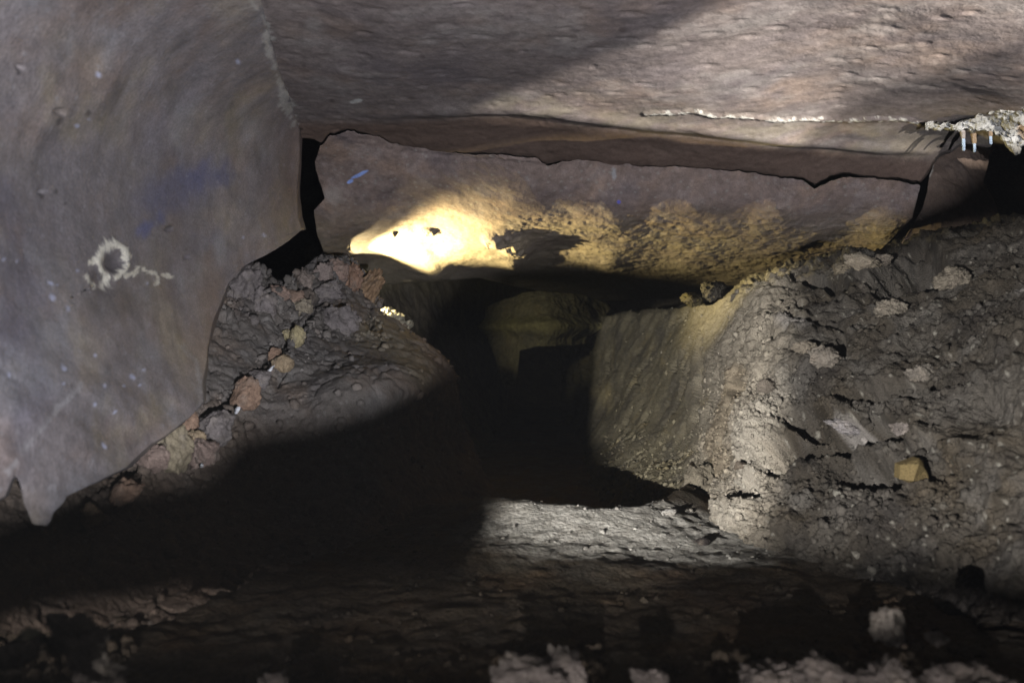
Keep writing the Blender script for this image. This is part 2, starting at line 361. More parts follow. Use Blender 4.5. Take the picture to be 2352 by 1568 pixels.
# ------------------------------------------------------------------ MOUND
ctrl = [(400, 650, 1.9), (500, 650, 2.0), (600, 650, 2.15), (740, 600, 2.42), (820, 620, 2.55), (870, 700, 2.62), (930, 755, 2.55), (700, 750, 2.12), (850, 800, 2.2), (1000, 810, 2.4), (1050, 880, 2.45), (500, 900, 1.72),
        (650, 900, 1.85), (800, 900, 1.90), (950, 890, 2.02), (450, 1000, 1.6), (700, 960, 1.82), (700, 1050, 1.76), (900, 1000, 1.92), (1050, 1000, 2.5), (300, 1100, 1.4), (600, 1150, 1.6), (900, 1150, 1.75), (1100, 1100, 2.45),
        (100, 1250, 1.15), (400, 1300, 1.25), (800, 1300, 1.45), (1140, 1200, 2.3), (0, 1400, 1.0), (-200, 1250, .9), (-200, 1450, .85), (1150, 1350, 1.7), (-200, 900, 1.1), (100, 950, 1.3)]
def d_mound(p, x, y):
    d = .022 * fbm(p, 5, 4, .55, 81) + .007 * fbm(p * [1, 1, 2], 18, 4, .6, 82)
    up = sstep(760, 640, y + .25 * (x - 700)) * sstep(900, 820, x)
    w, w2, _ = worley(p + .01 * fbm(p, 20, 2)[:, None], 13, 3, True)
    d += up * (.045 * (np.sqrt(np.clip(w2 - w, 0, 1)) - .45) + .014 * fbm(p, 40, 3, .6, 84))
    w, w2, _ = worley(p, 30, 6, True); d += (.3 + .7 * up) * .010 * (np.clip(w2 - w, 0, .5) - .2)
    d += .0045 * fbm(p, 60, 4, .7, 85) + .010 * (.3 + up) * fbm(p, 14, 4, .65, 86) - .006 * sstep(.08, .0, np.abs(fbm(p, 10, 3, .55, 87)))
    for pl, w in ((((690, 735), (655, 790), (620, 830), (560, 890), (500, 945), (440, 980), (350, 1040), (300, 1085)), 16), (((690, 620), (700, 700), (690, 740)), 9), (((640, 690), (720, 700), (760, 690)), 7),
                  (((660, 850), (640, 880)), 4), (((720, 710), (700, 760)), 7), (((830, 650), (850, 700), (855, 760)), 5)):
        d -= .045 * sstep(w, w * .3, pdist(x, y, pl) + 8 * fbm(p, 30, 3, .6, 5))
    q = blob(x, y, 820, 905, 190, 60, -12)
    d += .03 * sstep(1.2, .2, q)
    return d
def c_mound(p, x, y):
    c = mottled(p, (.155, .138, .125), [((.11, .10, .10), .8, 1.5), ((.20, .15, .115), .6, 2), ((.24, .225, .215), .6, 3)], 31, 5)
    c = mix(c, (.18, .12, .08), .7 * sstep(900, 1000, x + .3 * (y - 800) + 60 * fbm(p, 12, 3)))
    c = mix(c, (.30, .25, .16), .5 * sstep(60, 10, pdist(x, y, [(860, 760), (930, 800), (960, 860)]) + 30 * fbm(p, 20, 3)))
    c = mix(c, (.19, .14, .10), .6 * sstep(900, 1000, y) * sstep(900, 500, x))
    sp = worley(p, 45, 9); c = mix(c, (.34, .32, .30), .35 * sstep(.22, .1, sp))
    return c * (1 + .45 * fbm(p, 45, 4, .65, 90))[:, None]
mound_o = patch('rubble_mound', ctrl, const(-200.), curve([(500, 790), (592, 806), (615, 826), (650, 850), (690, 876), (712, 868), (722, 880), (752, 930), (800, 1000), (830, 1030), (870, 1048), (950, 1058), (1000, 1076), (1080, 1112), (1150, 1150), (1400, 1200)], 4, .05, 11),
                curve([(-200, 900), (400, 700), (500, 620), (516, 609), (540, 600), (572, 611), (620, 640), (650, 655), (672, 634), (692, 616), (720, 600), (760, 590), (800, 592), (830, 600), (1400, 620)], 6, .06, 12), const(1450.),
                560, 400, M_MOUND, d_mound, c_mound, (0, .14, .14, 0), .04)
tag(mound_o, 'peaked brown rubble mound between the smooth wall and the dark passage', 'rubble mound')

# ------------------------------------------------------------------ RIGHT SLOPE + PASSAGE WALL
ctrl = [(1290, 690, 5.6), (1290, 1000, 5.2), (1350, 720, 5.0), (1350, 900, 4.7), (1350, 1050, 3.6), (1450, 720, 4.2), (1450, 900, 3.65), (1450, 1050, 2.95), (1450, 1150, 2.45), (1550, 715, 3.5), (1550, 900, 3.0), (1550, 1050, 2.6), (1550, 1160, 2.15),
        (1640, 712, 2.9), (1610, 900, 2.62), (1610, 1050, 2.3), (1620, 1160, 1.98), (1700, 670, 2.55), (1690, 800, 2.22), (1690, 950, 2.02), (1690, 1080, 1.82), (1680, 1200, 1.66), (1620, 1260, 1.85), (1400, 1260, 2.3), (1290, 1200, 2.7),
        (1850, 620, 2.4), (1850, 750, 2.0), (1850, 950, 1.75), (1850, 1100, 1.58), (1850, 1230, 1.47), (1850, 1320, 1.42), (2050, 590, 2.2), (2050, 750, 1.8), (2050, 950, 1.55), (2050, 1150, 1.38), (2050, 1300, 1.27), (2050, 1420, 1.24),
        (2352, 520, 2.0), (2352, 700, 1.55), (2352, 900, 1.32), (2352, 1100, 1.18), (2352, 1300, 1.08), (2352, 1440, 1.02), (2750, 500, 1.5), (2750, 900, 1.08), (2750, 1400, .85), (3600, 500, 1.12), (3600, 900, .78), (3600, 1400, .62)]
def d_right(p, x, y):
    rough = sstep(1600, 1720, x + .1 * (y - 900))
    pw = p + .02 * np.stack([fbm(p, 12, 2, .5, k) for k in (1, 2, 3)], -1)
    d = .030 * fbm(p, 4.5, 4, .55, 101) * (.4 + .6 * rough)
    d += rough * (.024 * fbm(pw, 13, 3, .6, 99) + .030 * fbm(p, 6, 3, .5, 98))
    w = worley(pw, 24, 7); d += rough * .016 * (.5 - w)
    w = worley(p + .006 * fbm(p, 60, 2)[:, None], 48, 8); d += (.15 + .85 * rough) * .011 * (.5 - w) * (.5 + sstep(-.3, .3, fbm(p, 7, 2, .5, 44)))
    w = worley(p, 95, 9); d += (.25 + .75 * rough) * .006 * (.5 - w)
    d += (.3 + .7 * rough) * .007 * fbm(p, 60, 4, .7, 103)
    d += (1 - rough) * (.018 * fbm(p, 11, 5, .65, 106) - .020 * sstep(.10, .0, np.abs(fbm(p * [1, 1, .5], 9, 4, .55, 107))) * sstep(-.1, .3, fbm(p, 5, 2, .5, 108)) + .03 * fbm(p, 4, 2, .5, 109))
    fine = sstep(1600, 1650, x) * sstep(1780, 1720, x) * sstep(880, 950, y); d += fine * .005 * (.5 - worley(p, 85, 2)) * 2
    # hollows seen in the picture
    for (cx, cy, rx, ry, a, dep) in ((1850, 965, 60, 26, 8, .07), (1775, 1045, 60, 26, -18, .05), (1900, 1010, 130, 26, -4, .09), (2040, 985, 60, 24, 5, .08), (1715, 1120, 22, 40, 20, .02), (1690, 892, 16, 20, 0, .07), (1930, 795, 14, 28, 10, .05),
                                     (2110, 610, 60, 50, 10, .10), (2050, 640, 50, 34, -20, .09), (2250, 950, 90, 60, 0, .03), (1890, 650, 60, 14, 8, .05), (1990, 1080, 90, 40, 10, .06), (2160, 1080, 50, 40, 0, .04), (1600, 900, 10, 90, 4, .03), (1860, 740, 100, 10, 6, .02), (2050, 905, 150, 16, -12, .03)):
        d -= dep * 1.25 * sstep(1.3, .35, blob(x, y, cx, cy, rx, ry, a) + .35 * fbm(p, 16, 3, .55, 9))
    for (cx, cy, rx, ry, a, h) in ((1830, 750, 90, 30, 5, .02), (1735, 985, 50, 110, 14, .045), (1950, 960, 70, 18, 10, .025), (1870, 830, 60, 36, 0, .02), (1980, 610, 60, 30, 10, .04), (1690, 1180, 50, 40, -30, .03), (2100, 1000, 60, 25, 0, .03)):
        d += h * sstep(1.3, .2, blob(x, y, cx, cy, rx, ry, a) + .3 * fbm(p, 20, 3, .6, 9))
    return d
def c_right(p, x, y):
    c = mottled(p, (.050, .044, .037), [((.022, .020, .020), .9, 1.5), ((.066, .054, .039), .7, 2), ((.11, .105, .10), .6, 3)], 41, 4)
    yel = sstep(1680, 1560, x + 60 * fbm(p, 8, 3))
    c = mix(c, (.29, .26, .18), .9 * yel)  # passage wall painted pale and yellow to carry its lamp light
    lit_face = sstep(1540, 1640, x) * sstep(1850, 1730, x + .12 * (y - 900) + 50 * fbm(p, 9, 3, .6, 31))  # torch-lit flank, painted paler than the rest of the slope
    c = mix(c, (.40, .36, .30), .85 * lit_face) * (1 + .35 * lit_face * fbm(p, 30, 4, .65, 32))[:, None]
    c = mix(c, (.33, .27, .14), .5 * yel * sstep(.1, .4, fbm(p, 9, 4, .6, 111)))
    c = mix(c, (.22, .20, .16), .6 * yel * sstep(.1, .4, fbm(p, 7, 4, .6, 117)))
    pale = pdist(x, y, [(1520, 1300), (1600, 1265), (1640, 1250), (1690, 1190), (1712, 1110), (1735, 1030), (1770, 960), (1800, 860)])
    c = mix(c, (.42, .39, .34), .75 * sstep(34, 0, pale + 46 * fbm(p, 22, 4, .6, 112)))
    for (cx, cy, rx, ry) in ((1825, 750, 50, 18), (1950, 985, 40, 12), (2345, 675, 14, 8)):
        c = mix(c, (.32, .305, .30), .6 * sstep(1.3, .4, blob(x, y, cx, cy, rx, ry) + .6 * fbm(p, 24, 3, .6, 6)))
    c = mix(c, (.33, .25, .15), .35 * sstep(34, 8, pdist(x, y, [(1640, 1080), (1660, 950), (1690, 860)]) + 26 * fbm(p, 22, 4, .6, 113)))
    c = mix(c, (.092, .086, .080), .6 * sstep(-.05, .35, fbm(p, 5, 4, .6, 140)) * (1 - lit_face))
    sp = worley(p, 55, 9); c = mix(c, (.32, .31, .28), .5 * sstep(.24, .1, sp))
    return c * (1 + .55 * fbm(p, 50, 4, .7, 118))[:, None]
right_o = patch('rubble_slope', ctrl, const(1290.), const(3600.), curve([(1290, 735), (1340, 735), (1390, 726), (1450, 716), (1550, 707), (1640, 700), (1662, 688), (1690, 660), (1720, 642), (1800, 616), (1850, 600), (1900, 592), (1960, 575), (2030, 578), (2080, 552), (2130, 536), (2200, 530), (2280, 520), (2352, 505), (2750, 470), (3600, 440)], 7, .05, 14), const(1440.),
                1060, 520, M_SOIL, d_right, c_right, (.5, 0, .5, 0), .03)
tag(right_o, 'big crumbly grey-brown rubble slope rising on the right of the dark passage', 'rubble slope')

# ------------------------------------------------------------------ FLOOR (world-space height field)
nx, ny = int(640 * Q), int(640 * Q)
gy = .12 * (6.5 / .12) ** np.linspace(0, 1, ny)
U, YY = np.meshgrid(np.linspace(-1, 1, nx), gy)
XX = U * (1.0 + YY * .75)
XX = XX.ravel(); YY = YY.ravel()
p0 = np.stack([XX, YY, 0 * XX], -1)
rimY = np.interp(XX, [-.4, -.1, .1, .25, .34, .42, .5], [1.9, 1.86, 1.76, 1.76, 1.86, 2.05, 2.4]) + .03 * fbm(p0, 9, 3)
zf = -.365 + .015 * fbm(p0, 2.5, 3, .5, 4) - .13 * sstep(-.01, .14, YY - rimY) + .028 * np.exp(-((YY - rimY + .015) / .13) ** 2) * sstep(-.25, .0, XX)
zf += .007 * fbm(p0, 9, 4, .6, 5) + .0035 * fbm(p0, 30, 4, .65, 6) + .0025 * fbm(p0, 90, 3, .6, 7)
w = worley(p0, 32, 3); zf += .006 * (.5 - w)
pit = lambda cx, cy, r: np.hypot(XX - P(cx, cy, 1)[0] * np.interp(cy, [1200, 1300], [1.72, 1.4]), YY - np.interp(cy, [1200, 1300], [1.72, 1.4])) / r
near = sstep(1.0, .75, YY)
w, w2, _ = worley(p0, 17, 12, True); zf += near * (.018 * (np.sqrt(np.clip(w2 - w, 0, 1)) - .5) + .012 * fbm(p0, 40, 4, .6, 8) + .02 * fbm(p0, 6, 2, .5, 3))
pf = np.stack([XX, YY, zf], -1)
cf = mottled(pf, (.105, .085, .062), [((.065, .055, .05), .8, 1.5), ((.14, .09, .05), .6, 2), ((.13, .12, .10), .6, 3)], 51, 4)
lit_patchm = sstep(1.25, .7, np.hypot((XX - .26) / .34, (YY - 1.62) / .20) + .4 * fbm(pf, 14, 3, .6, 5))  # pale crust patch, whitened to carry the torch pool on the floor
cf = mix(cf, (.80, .78, .73), .95 * lit_patchm * (.6 + .4 * sstep(-.3, .2, fbm(pf, 40, 3, .6, 77))))
cf = mix(cf, (.26, .24, .225), .5 * near * sstep(0, .3, fbm(pf, 9, 3, .5, 9)))
cf *= (1 + .5 * fbm(pf, 45, 4, .7, 58))[:, None]
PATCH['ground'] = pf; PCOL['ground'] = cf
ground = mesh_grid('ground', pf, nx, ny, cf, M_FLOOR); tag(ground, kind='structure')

# ------------------------------------------------------------------ DEEP PASSAGE
def d_deep(p, x, y): return .05 * fbm(p, 3, 4, .55, 121) + .012 * fbm(p, 14, 4, .6, 122)
def c_deep(p, x, y): return mottled(p, (.15, .125, .09), [((.10, .09, .075), .8, 1.5), ((.20, .17, .10), .6, 2)], 61, 3)
ctrl = [(600, 500, 3.1), (600, 1000, 2.9), (860, 640, 3.5), (860, 900, 3.1), (1000, 640, 4.3), (1000, 900, 3.6), (1000, 1100, 2.8), (1110, 640, 5.4), (1120, 900, 5.0), (1120, 1150, 3.2), (1180, 900, 6.5), (1180, 640, 6.6), (600, 1300, 2.5), (1150, 1300, 2.6)]
o = patch('passage_wall', ctrl, const(800.), curve([(600, 1160), (1300, 1170)]), const(600.), const(1280.), 200, 220, M_DARK, d_deep, c_deep, (0, 1., 0, 0), .04)
tag(o, 'dark rock wall lining the left side of the deep passage behind the mound', 'rock wall')
ctrl = [(900, 600, 7.2), (1700, 600, 7.2), (900, 1200, 7.0), (1700, 1200, 7.0), (1280, 850, 8.2), (1200, 1100, 6.6)]
o = patch('passage_end', ctrl, const(700.), const(1800.), const(560.), const(1200.), 120, 90, M_DARK, d_deep, c_deep)
tag(o, 'black rock closing the far end of the deep passage', 'rock wall')
# arch stone with a foot, hanging in the passage
def d_arch(p, x, y): return .03 * fbm(p, 6, 4, .55, 131) + .010 * fbm(p, 30, 4, .6, 132) + .05 * np.exp(-((y - 752) / 16.) ** 2)
def c_arch(p, x, y):
    c = mottled(p, (.28, .25, .16), [((.16, .15, .12), .8, 1.5), ((.33, .27, .14), .6, 2)], 63, 5)
    return mix(c, (.42, .38, .18), .6 * sstep(26, 8, np.abs(y - 748) + 14 * fbm(p, 8, 3)))  # lit band across the stone, painted in
ctrl = [(1115, 700, 4.7), (1400, 700, 4.8), (1260, 700, 4.45), (1115, 780, 4.7), (1390, 780, 4.75), (1260, 770, 4.35), (1160, 880, 4.5), (1260, 850, 4.5)]
o = patch('arch_rock', ctrl, curve([(640, 1150), (700, 1118), (750, 1115), (790, 1126), (830, 1141), (860, 1146), (888, 1158), (900, 1170)], 3, .07, 3), curve([(640, 1370), (680, 1380), (710, 1402), (735, 1380), (760, 1356), (790, 1351), (900, 1351)], 4, .07, 4),
          curve([(1100, 712), (1150, 692), (1200, 672), (1280, 664), (1360, 678), (1420, 712)], 4, .06, 6),
          curve([(1100, 780), (1140, 860), (1152, 889), (1184, 892), (1190, 850), (1193, 806), (1230, 797), (1290, 793), (1355, 790), (1420, 780)], 2, .06, 7), 200, 170, M_DARK, d_arch, c_arch, (.5, .5, .5, .5), .06)
tag(o, 'olive lit rock hanging in the dark passage with a narrow foot on its left', 'rock')
# right recess
ctrl = [(2100, 340, 2.62), (2100, 560, 2.5), (2200, 340, 2.66), (2200, 450, 2.5), (2290, 400, 2.75), (2300, 540, 2.55)]
def d_rec(p, x, y): return .02 * fbm(p, 5, 3, .55, 141) + .006 * fbm(p, 25, 4, .6, 142)
def c_rec(p, x, y):
    c = mottled(p, (.21, .155, .125), [((.15, .12, .11), .7, 2)], 65, 5)
    return mix(c, (.5, .47, .42), .8 * sstep(4, 1, pdist(x, y, [(2158, 348), (2145, 372), (2136, 405)]) + 3 * fbm(p, 60, 2)))
o = patch('recess_boulder', ctrl, curve([(300, 2150), (350, 2154), (400, 2136), (440, 2130), (480, 2118), (560, 2072), (600, 2050)], 2, .06, 8), curve([(300, 2300), (360, 2270), (420, 2255), (470, 2285), (540, 2300), (600, 2310)], 4, .05, 9), const(300.), const(600.), 130, 150, M_CEIL, d_rec, c_rec, (.5, .6, .3, .3), .06)
tag(o, 'rounded brown boulder in the dark recess below the icicle-like straws', 'boulder')

# outer rock mass that closes the cave round the scene (open behind the camera)
th = np.linspace(-math.pi * .62, math.pi * .62, 120); ph = np.linspace(-.5 * math.pi, .5 * math.pi, 70)
TH, PH = np.meshgrid(th, ph)
pp = np.stack([5.5 * np.sin(TH) * np.cos(PH), 2.6 + 7.0 * np.cos(TH) * np.cos(PH), 2.2 * np.sin(PH)], -1).reshape(-1, 3)
pp += (.25 * fbm(pp, .8, 4))[:, None] * pp / np.linalg.norm(pp, axis=1)[:, None]
o = mesh_grid('cavern_rock', pp, 120, 70, mottled(pp, (.16, .13, .11), [((.1, .09, .08), .8, 1)], 71, 1), M_DARK)
tag(o, kind='structure')

# ------------------------------------------------------------------ STONES
def ico(sub):
    import bmesh
    bm = bmesh.new(); bmesh.ops.create_icosphere(bm, subdivisions=sub, radius=1)
    v = np.array([x.co[:] for x in bm.verts]); f = np.array([[q.index for q in fc.verts] for fc in bm.faces]); bm.free(); return v, f
ICO = ico(5)
def stone(name, c, r, col, seed, rot=0., facet=.35, label=None, cat='stone', group=None, mat=None, parent=None, tilt=0., rough=0.):
    v, f = ICO; rs = np.random.RandomState(seed)
    q = v.copy()
    for k in range(9):                                            # cut facets
        n = rs.normal(size=3); n /= np.linalg.norm(n); h = rs.uniform(.55, .85)
        dd = q @ n; q = q - n * np.clip(dd - h, 0, None)[:, None] * .85
    q = q * (1 + facet * .6 * fbm(v, 1.4, 3, .55, seed)[:, None] + .16 * fbm(v, 5, 4, .6, seed)[:, None] + .05 * fbm(v, 18, 3, .65, seed)[:, None])
    if rough: q = q * (1 + rough * (.30 * (.5 - worley(v, 2.6, seed)) + .20 * (.5 - worley(v, 6, seed)) + .12 * fbm(v, 12, 3, .65, seed)))[:, None]
    q = q * np.array(r) * 1.3
    a, b = math.radians(rot), math.radians(tilt)
    q = np.stack([q[:, 0] * math.cos(a) - q[:, 2] * math.sin(a), q[:, 1], q[:, 0] * math.sin(a) + q[:, 2] * math.cos(a)], -1)
    q = np.stack([q[:, 0], q[:, 1] * math.cos(b) - q[:, 2] * math.sin(b), q[:, 1] * math.sin(b) + q[:, 2] * math.cos(b)], -1)
    pc = q + np.array(c)
    cc = mottled(pc, col, [(tuple(x * .6 for x in col), .7, 3), ((.30, .26, .22), .5, 4), (tuple(min(.7, x * 1.4) for x in col), .5, 5)], seed % 90, 9)
    cc = cc * (1 + .3 * fbm(pc, 60, 3, .6, 3))[:, None]
    o = mesh_raw(name, q, f, cc, mat or M_MOUND, parent); o.location = Vector(c)
    if parent is None: tag(o, label, cat, group)
    return o
G1 = 'stones wedged along the crevice of the mound'
# px, py, half-width, half-height, rotation, colour, lift, label
OR, TA, GR, YE, PI_ = (.36, .22, .14), (.42, .31, .18), (.21, .185, .18), (.50, .42, .22), (.31, .22, .18)
cre = [(682, 773, 13, 20, 10, YE, 'upright pale yellow stone at the upper end of the crevice'),
       (660, 770, 9, 12, -15, YE, 'thin pale yellow chip beside the upright yellow stone'),
       (628, 812, 15, 15, 30, OR, 'small dark orange stone just above the round tan stone'),
       (649, 832, 20, 19, 0, TA, 'bright tan stone in the upper middle of the crevice, above a white sliver'),
       (592, 872, 22, 24, 40, GR, 'grey-brown stone wedged between the tan stone and the large orange one'),
       (563, 906, 27, 31, 15, OR, 'large round orange stone halfway down the crevice'),
       (490, 990, 40, 32, -30, GR, 'wide blue-grey stone in the lower crevice below the large orange one'),
       (428, 972, 18, 23, 10, OR, 'orange stone standing at the wall edge above the yellow streaked block'),
       (445, 1012, 20, 18, 0, TA, 'tan stone squeezed between the yellow streaked block and the mauve block'),
       (396, 1036, 34, 44, 12, (.36, .30, .19), 'large grey block with yellow streaks near the low end of the crevice'),
       (460, 1042, 32, 34, -20, PI_, 'mauve-brown block at the shadow edge below the blue-grey stone'),
       (345, 1056, 32, 26, -10, PI_, 'pinkish rounded stone, lowest lit one beside the wall'),
       (278, 1140, 42, 26, -30, OR, 'dim reddish stone in the shade below the lit crevice stones'),
       (208, 1192, 24, 28, 10, (.34, .23, .13), 'dim round brown stone in the dark next to the hanging wall tip')]
for k, (x, y, rx, ry, rot, col, lb) in enumerate(cre):
    c = surf('rubble_mound', x, y, .03); s = c[1] / F
    stone('stone', c + [0, .008, 0], (rx * s, (rx + ry) * .5 * s, ry * s), tuple(.7 * a + .3 * b for a, b in zip(col, (.2, .175, .16))), 200 + k, -rot, .5, lb, 'stone', G1, rough=.5)
for k, (x, y, a, L, lb) in enumerate(((618, 852, 40, 15, 'white sliver lying just below the bright tan stone'), (545, 941, 60, 10, 'short white chip below the large round orange stone'), (463, 1068, 50, 5, 'tiny bluish white chip at the lower corner of the mauve block'))):
    c = surf('rubble_mound', x, y, .045); s = c[1] / F
    stone('stone_chip', c, (L * s, 3.2 * s, 3.6 * s), (.75, .76, .80), 260 + k, a, .2, lb, 'stone chip', 'white chips in the crevice', M_CRUST)
G2 = 'clods heaped on top of the mound'
clod = [(548, 664, 42, 50, 10, GR, 'large lumpy grey clod at the left end of the mound top'), (597, 700, 28, 30, 0, GR, 'grey clod leaning on the right of the largest clod'),
        (640, 672, 20, 16, 20, PI_, 'small brown clod in the dip of the mound top'), (664, 690, 26, 18, -10, (.30, .21, .16), 'reddish clod below the dark hollow'),
        (692, 706, 22, 16, 0, (.33, .28, .21), 'rounded tan clod above the start of the crevice'), (745, 672, 38, 20, -12, GR, 'long flat grey clod across the middle of the mound top'),
        (742, 628, 22, 22, 0, (.26, .21, .19), 'dark brown clod on the peak, left one'), (778, 622, 22, 24, 30, PI_, 'pinkish clod on the peak beside the slab'),
        (806, 640, 18, 26, 10, (.32, .20, .14), 'orange-brown clod at the right shoulder of the peak'), (705, 645, 16, 22, -30, (.28, .23, .2), 'narrow tilted clod left of the peak'),
        (846, 668, 22, 42, 28, (.34, .22, .13), 'tall orange-brown fin rock on the right rim of the mound'), (770, 742, 44, 34, 10, GR, 'broad smooth grey block below the flat clod')]
for k, (x, y, rx, ry, rot, col, lb) in enumerate(clod):
    c = surf('rubble_mound', x, y, .0); s = c[1] / F
    stone('clod', c + [0, .012, 0], (rx * s, (rx + ry) * .5 * s, ry * s), col, 300 + k, -rot, .6, lb, 'clod', G2, rough=.9)
G3 = 'lumps painted pale for lamp glare on the mound rim'
for k, (x, y, rx, ry, rot, lb) in enumerate(((880, 726, 15, 9, -20, 'glaring white lump on the rim notch, upper left one'), (900, 738, 15, 8, -25, 'glaring white lump in the middle of the rim notch'), (922, 750, 14, 6, -25, 'glaring white lump at the lower right end of the rim notch'), (862, 742, 6, 9, 0, 'small yellow-white lump inside the rim notch'))):
    c = P(x + 4, y, 3.0); s = c[1] / F
    stone('rim_lump', c, (rx * 1.3 * s, .09, ry * 1.8 * s), (.62, .56, .42), 340 + k, -rot, .5, lb, 'stone', G3, M_CRUST, rough=1.3)  # pale colour stands in for the lamp's glare on the rim
G4 = 'stones lying on the rubble slope'
sl = [(1640, 668, 26, 18, 0, (.24, .22, .19), 'dark stone at the dip between slab and slope'), (1590, 690, 20, 14, 0, (.30, .26, .15), 'yellow-grey stone left of the dark stone in the dip'), (1985, 602, 34, 16, 12, (.40, .35, .28), 'pale flat stone on the crest of the slope'),
      (1935, 618, 18, 14, 0, (.30, .26, .2), 'tan stone left of the pale flat crest stone'), (2030, 596, 18, 13, -20, (.26, .23, .2), 'grey stone right of the pale flat crest stone'), (1890, 825, 30, 24, 10, (.30, .27, .24), 'rounded grey stone in the middle of the slope'),
      (1850, 800, 20, 16, 0, (.33, .29, .24), 'tan-grey stone up-left of the rounded grey stone'), (2050, 715, 30, 20, 10, (.30, .27, .23), 'blocky grey stone high on the slope'), (2190, 640, 36, 22, -10, (.27, .24, .2), 'broad brownish stone near the top right of the slope'),
      (1950, 985, 42, 14, 14, (.42, .40, .42), 'smooth pale mauve stone above the black hollow'), (2075, 980, 26, 14, -8, (.28, .25, .24), 'dark grey stone right of the pale mauve one'), (1700, 1070, 12, 9, 0, (.3, .25, .2), 'small stone at the pale ridge'),
      (1615, 1245, 14, 7, 0, (.07, .06, .06), 'small black stone on the bright floor patch'), (1535, 1178, 16, 6, -12, (.60, .58, .55), 'white flat stone on the rim of the dark channel'), (2120, 860, 26, 20, 0, (.22, .2, .18), 'dark stone on the right of the slope'),
      (1765, 890, 20, 15, 0, (.32, .28, .24), 'grey stone beside the pale ridge'),
      (1606, 1128, 44, 48, 10, (.36, .32, .25), 'brown lump filling the notch where the passage wall meets the bright rim')]
for k, (x, y, rx, ry, rot, col, lb) in enumerate(sl):
    c = surf('ground' if y > 1170 and x < 1640 else 'rubble_slope', x, y, .0); s = c[1] / F
    if k < 13 or k > 13: col = tuple(.62 * a for a in col)
    stone('stone', c + [0, .004, 0], (rx * s, (rx + ry) * .5 * s, ry * s), col, 400 + k, -rot, .5, lb, 'stone', G4, M_SOIL, rough=.9)
# ochre shard with a raised ridge
c = surf('rubble_slope', 2098, 1085, .012); s = c[1] / F
shard = [(-30, -18, 0), (-32, 14, 0), (-10, 23, 0), (38, 14, 0), (28, -6, 0), (21, -24, 0), (12, -33, 0), (-5, -27, 0)]
vs = [(a * s, 0, -b * s) for a, b, _ in shard] + [(-9 * s, -.013, -16 * s), (3 * s, -.013, 22 * s)] + [(a * s, .02, -b * s) for a, b, _ in shard]
fs = [(0, 1, 9), (1, 8, 9), (1, 2, 8), (2, 3, 8), (3, 4, 8), (4, 9, 8), (4, 5, 9), (5, 6, 9), (6, 7, 9), (7, 0, 9)]
for i in range(8):
    j = (i + 1) % 8; fs += [(i, i + 10, j + 10), (i, j + 10, j)]
fs += [(10, 10 + i, 11 + i) for i in range(1, 7)]
o = mesh_raw('ochre_shard', np.array(vs), np.array(fs), np.ones((len(vs), 3)) * np.array([.15, .115, .055]), M_SOIL); o.data.polygons.foreach_set('use_smooth', np.zeros(len(o.data.polygons), bool)); o.location = Vector(c)
tag(o, 'yellow ochre triangular shard with a raised middle ridge, low on the rubble slope', 'stone shard')
# foreground rocks catching light
G5 = 'rough foreground rocks at the bottom edge'
fg = [(170, 1445, 44, 34, 0, .78, 'crumbly grey rock in the lower left, upper one'), (205, 1500, 40, 44, 20, .74, 'taller crumbly grey rock in the lower left'), (70, 1458, 18, 11, 0, .76, 'small pale oval pebble in the lower left corner'),
      (130, 1420, 18, 14, 0, .8, 'small grey rock behind the crumbly pair'), (30, 1500, 40, 26, 0, .72, 'flat dark rock in the lower left corner'), (240, 1550, 34, 30, 0, .72, 'rock cut by the bottom edge at lower left'),
      (1220, 1562, 60, 36, 0, .80, 'rounded grey rock at the bottom edge below the passage'), (1300, 1535, 44, 30, 30, .82, 'rougher grey rock right of the rounded one'), (635, 1560, 26, 10, 0, .85, 'lone tan stone at the bottom edge, left of the middle'),
      (1490, 1558, 36, 20, 0, .84, 'small bright stone at the bottom edge, right of the rough pair'), (2035, 1440, 32, 32, -10, .86, 'upright mauve-grey lump standing alone at the lower right'), (2150, 1465, 18, 12, 0, .85, 'tiny dark stone right of the upright lump'),
      (1790, 1560, 60, 30, 0, .84, 'low crumbly rock at the bottom edge, lower right, left one'), (1900, 1548, 54, 34, 15, .84, 'crumbly rock at the bottom edge below the upright lump'), (2040, 1560, 60, 32, 0, .82, 'wide rock at the bottom right edge'), (2240, 1590, 90, 40, 0, .8, 'dark rock in the bottom right corner')]
for k, (x, y, rx, ry, rot, d, lb) in enumerate(fg):
    c = P(x, y, d); s = d / F
    stone('rough_rock', c, (rx * s, rx * s, ry * s), (.22, .195, .18) if k != 2 else (.5, .5, .4), 500 + k, -rot, .9, lb, 'rock', G5, M_SOIL, rough=1.1)

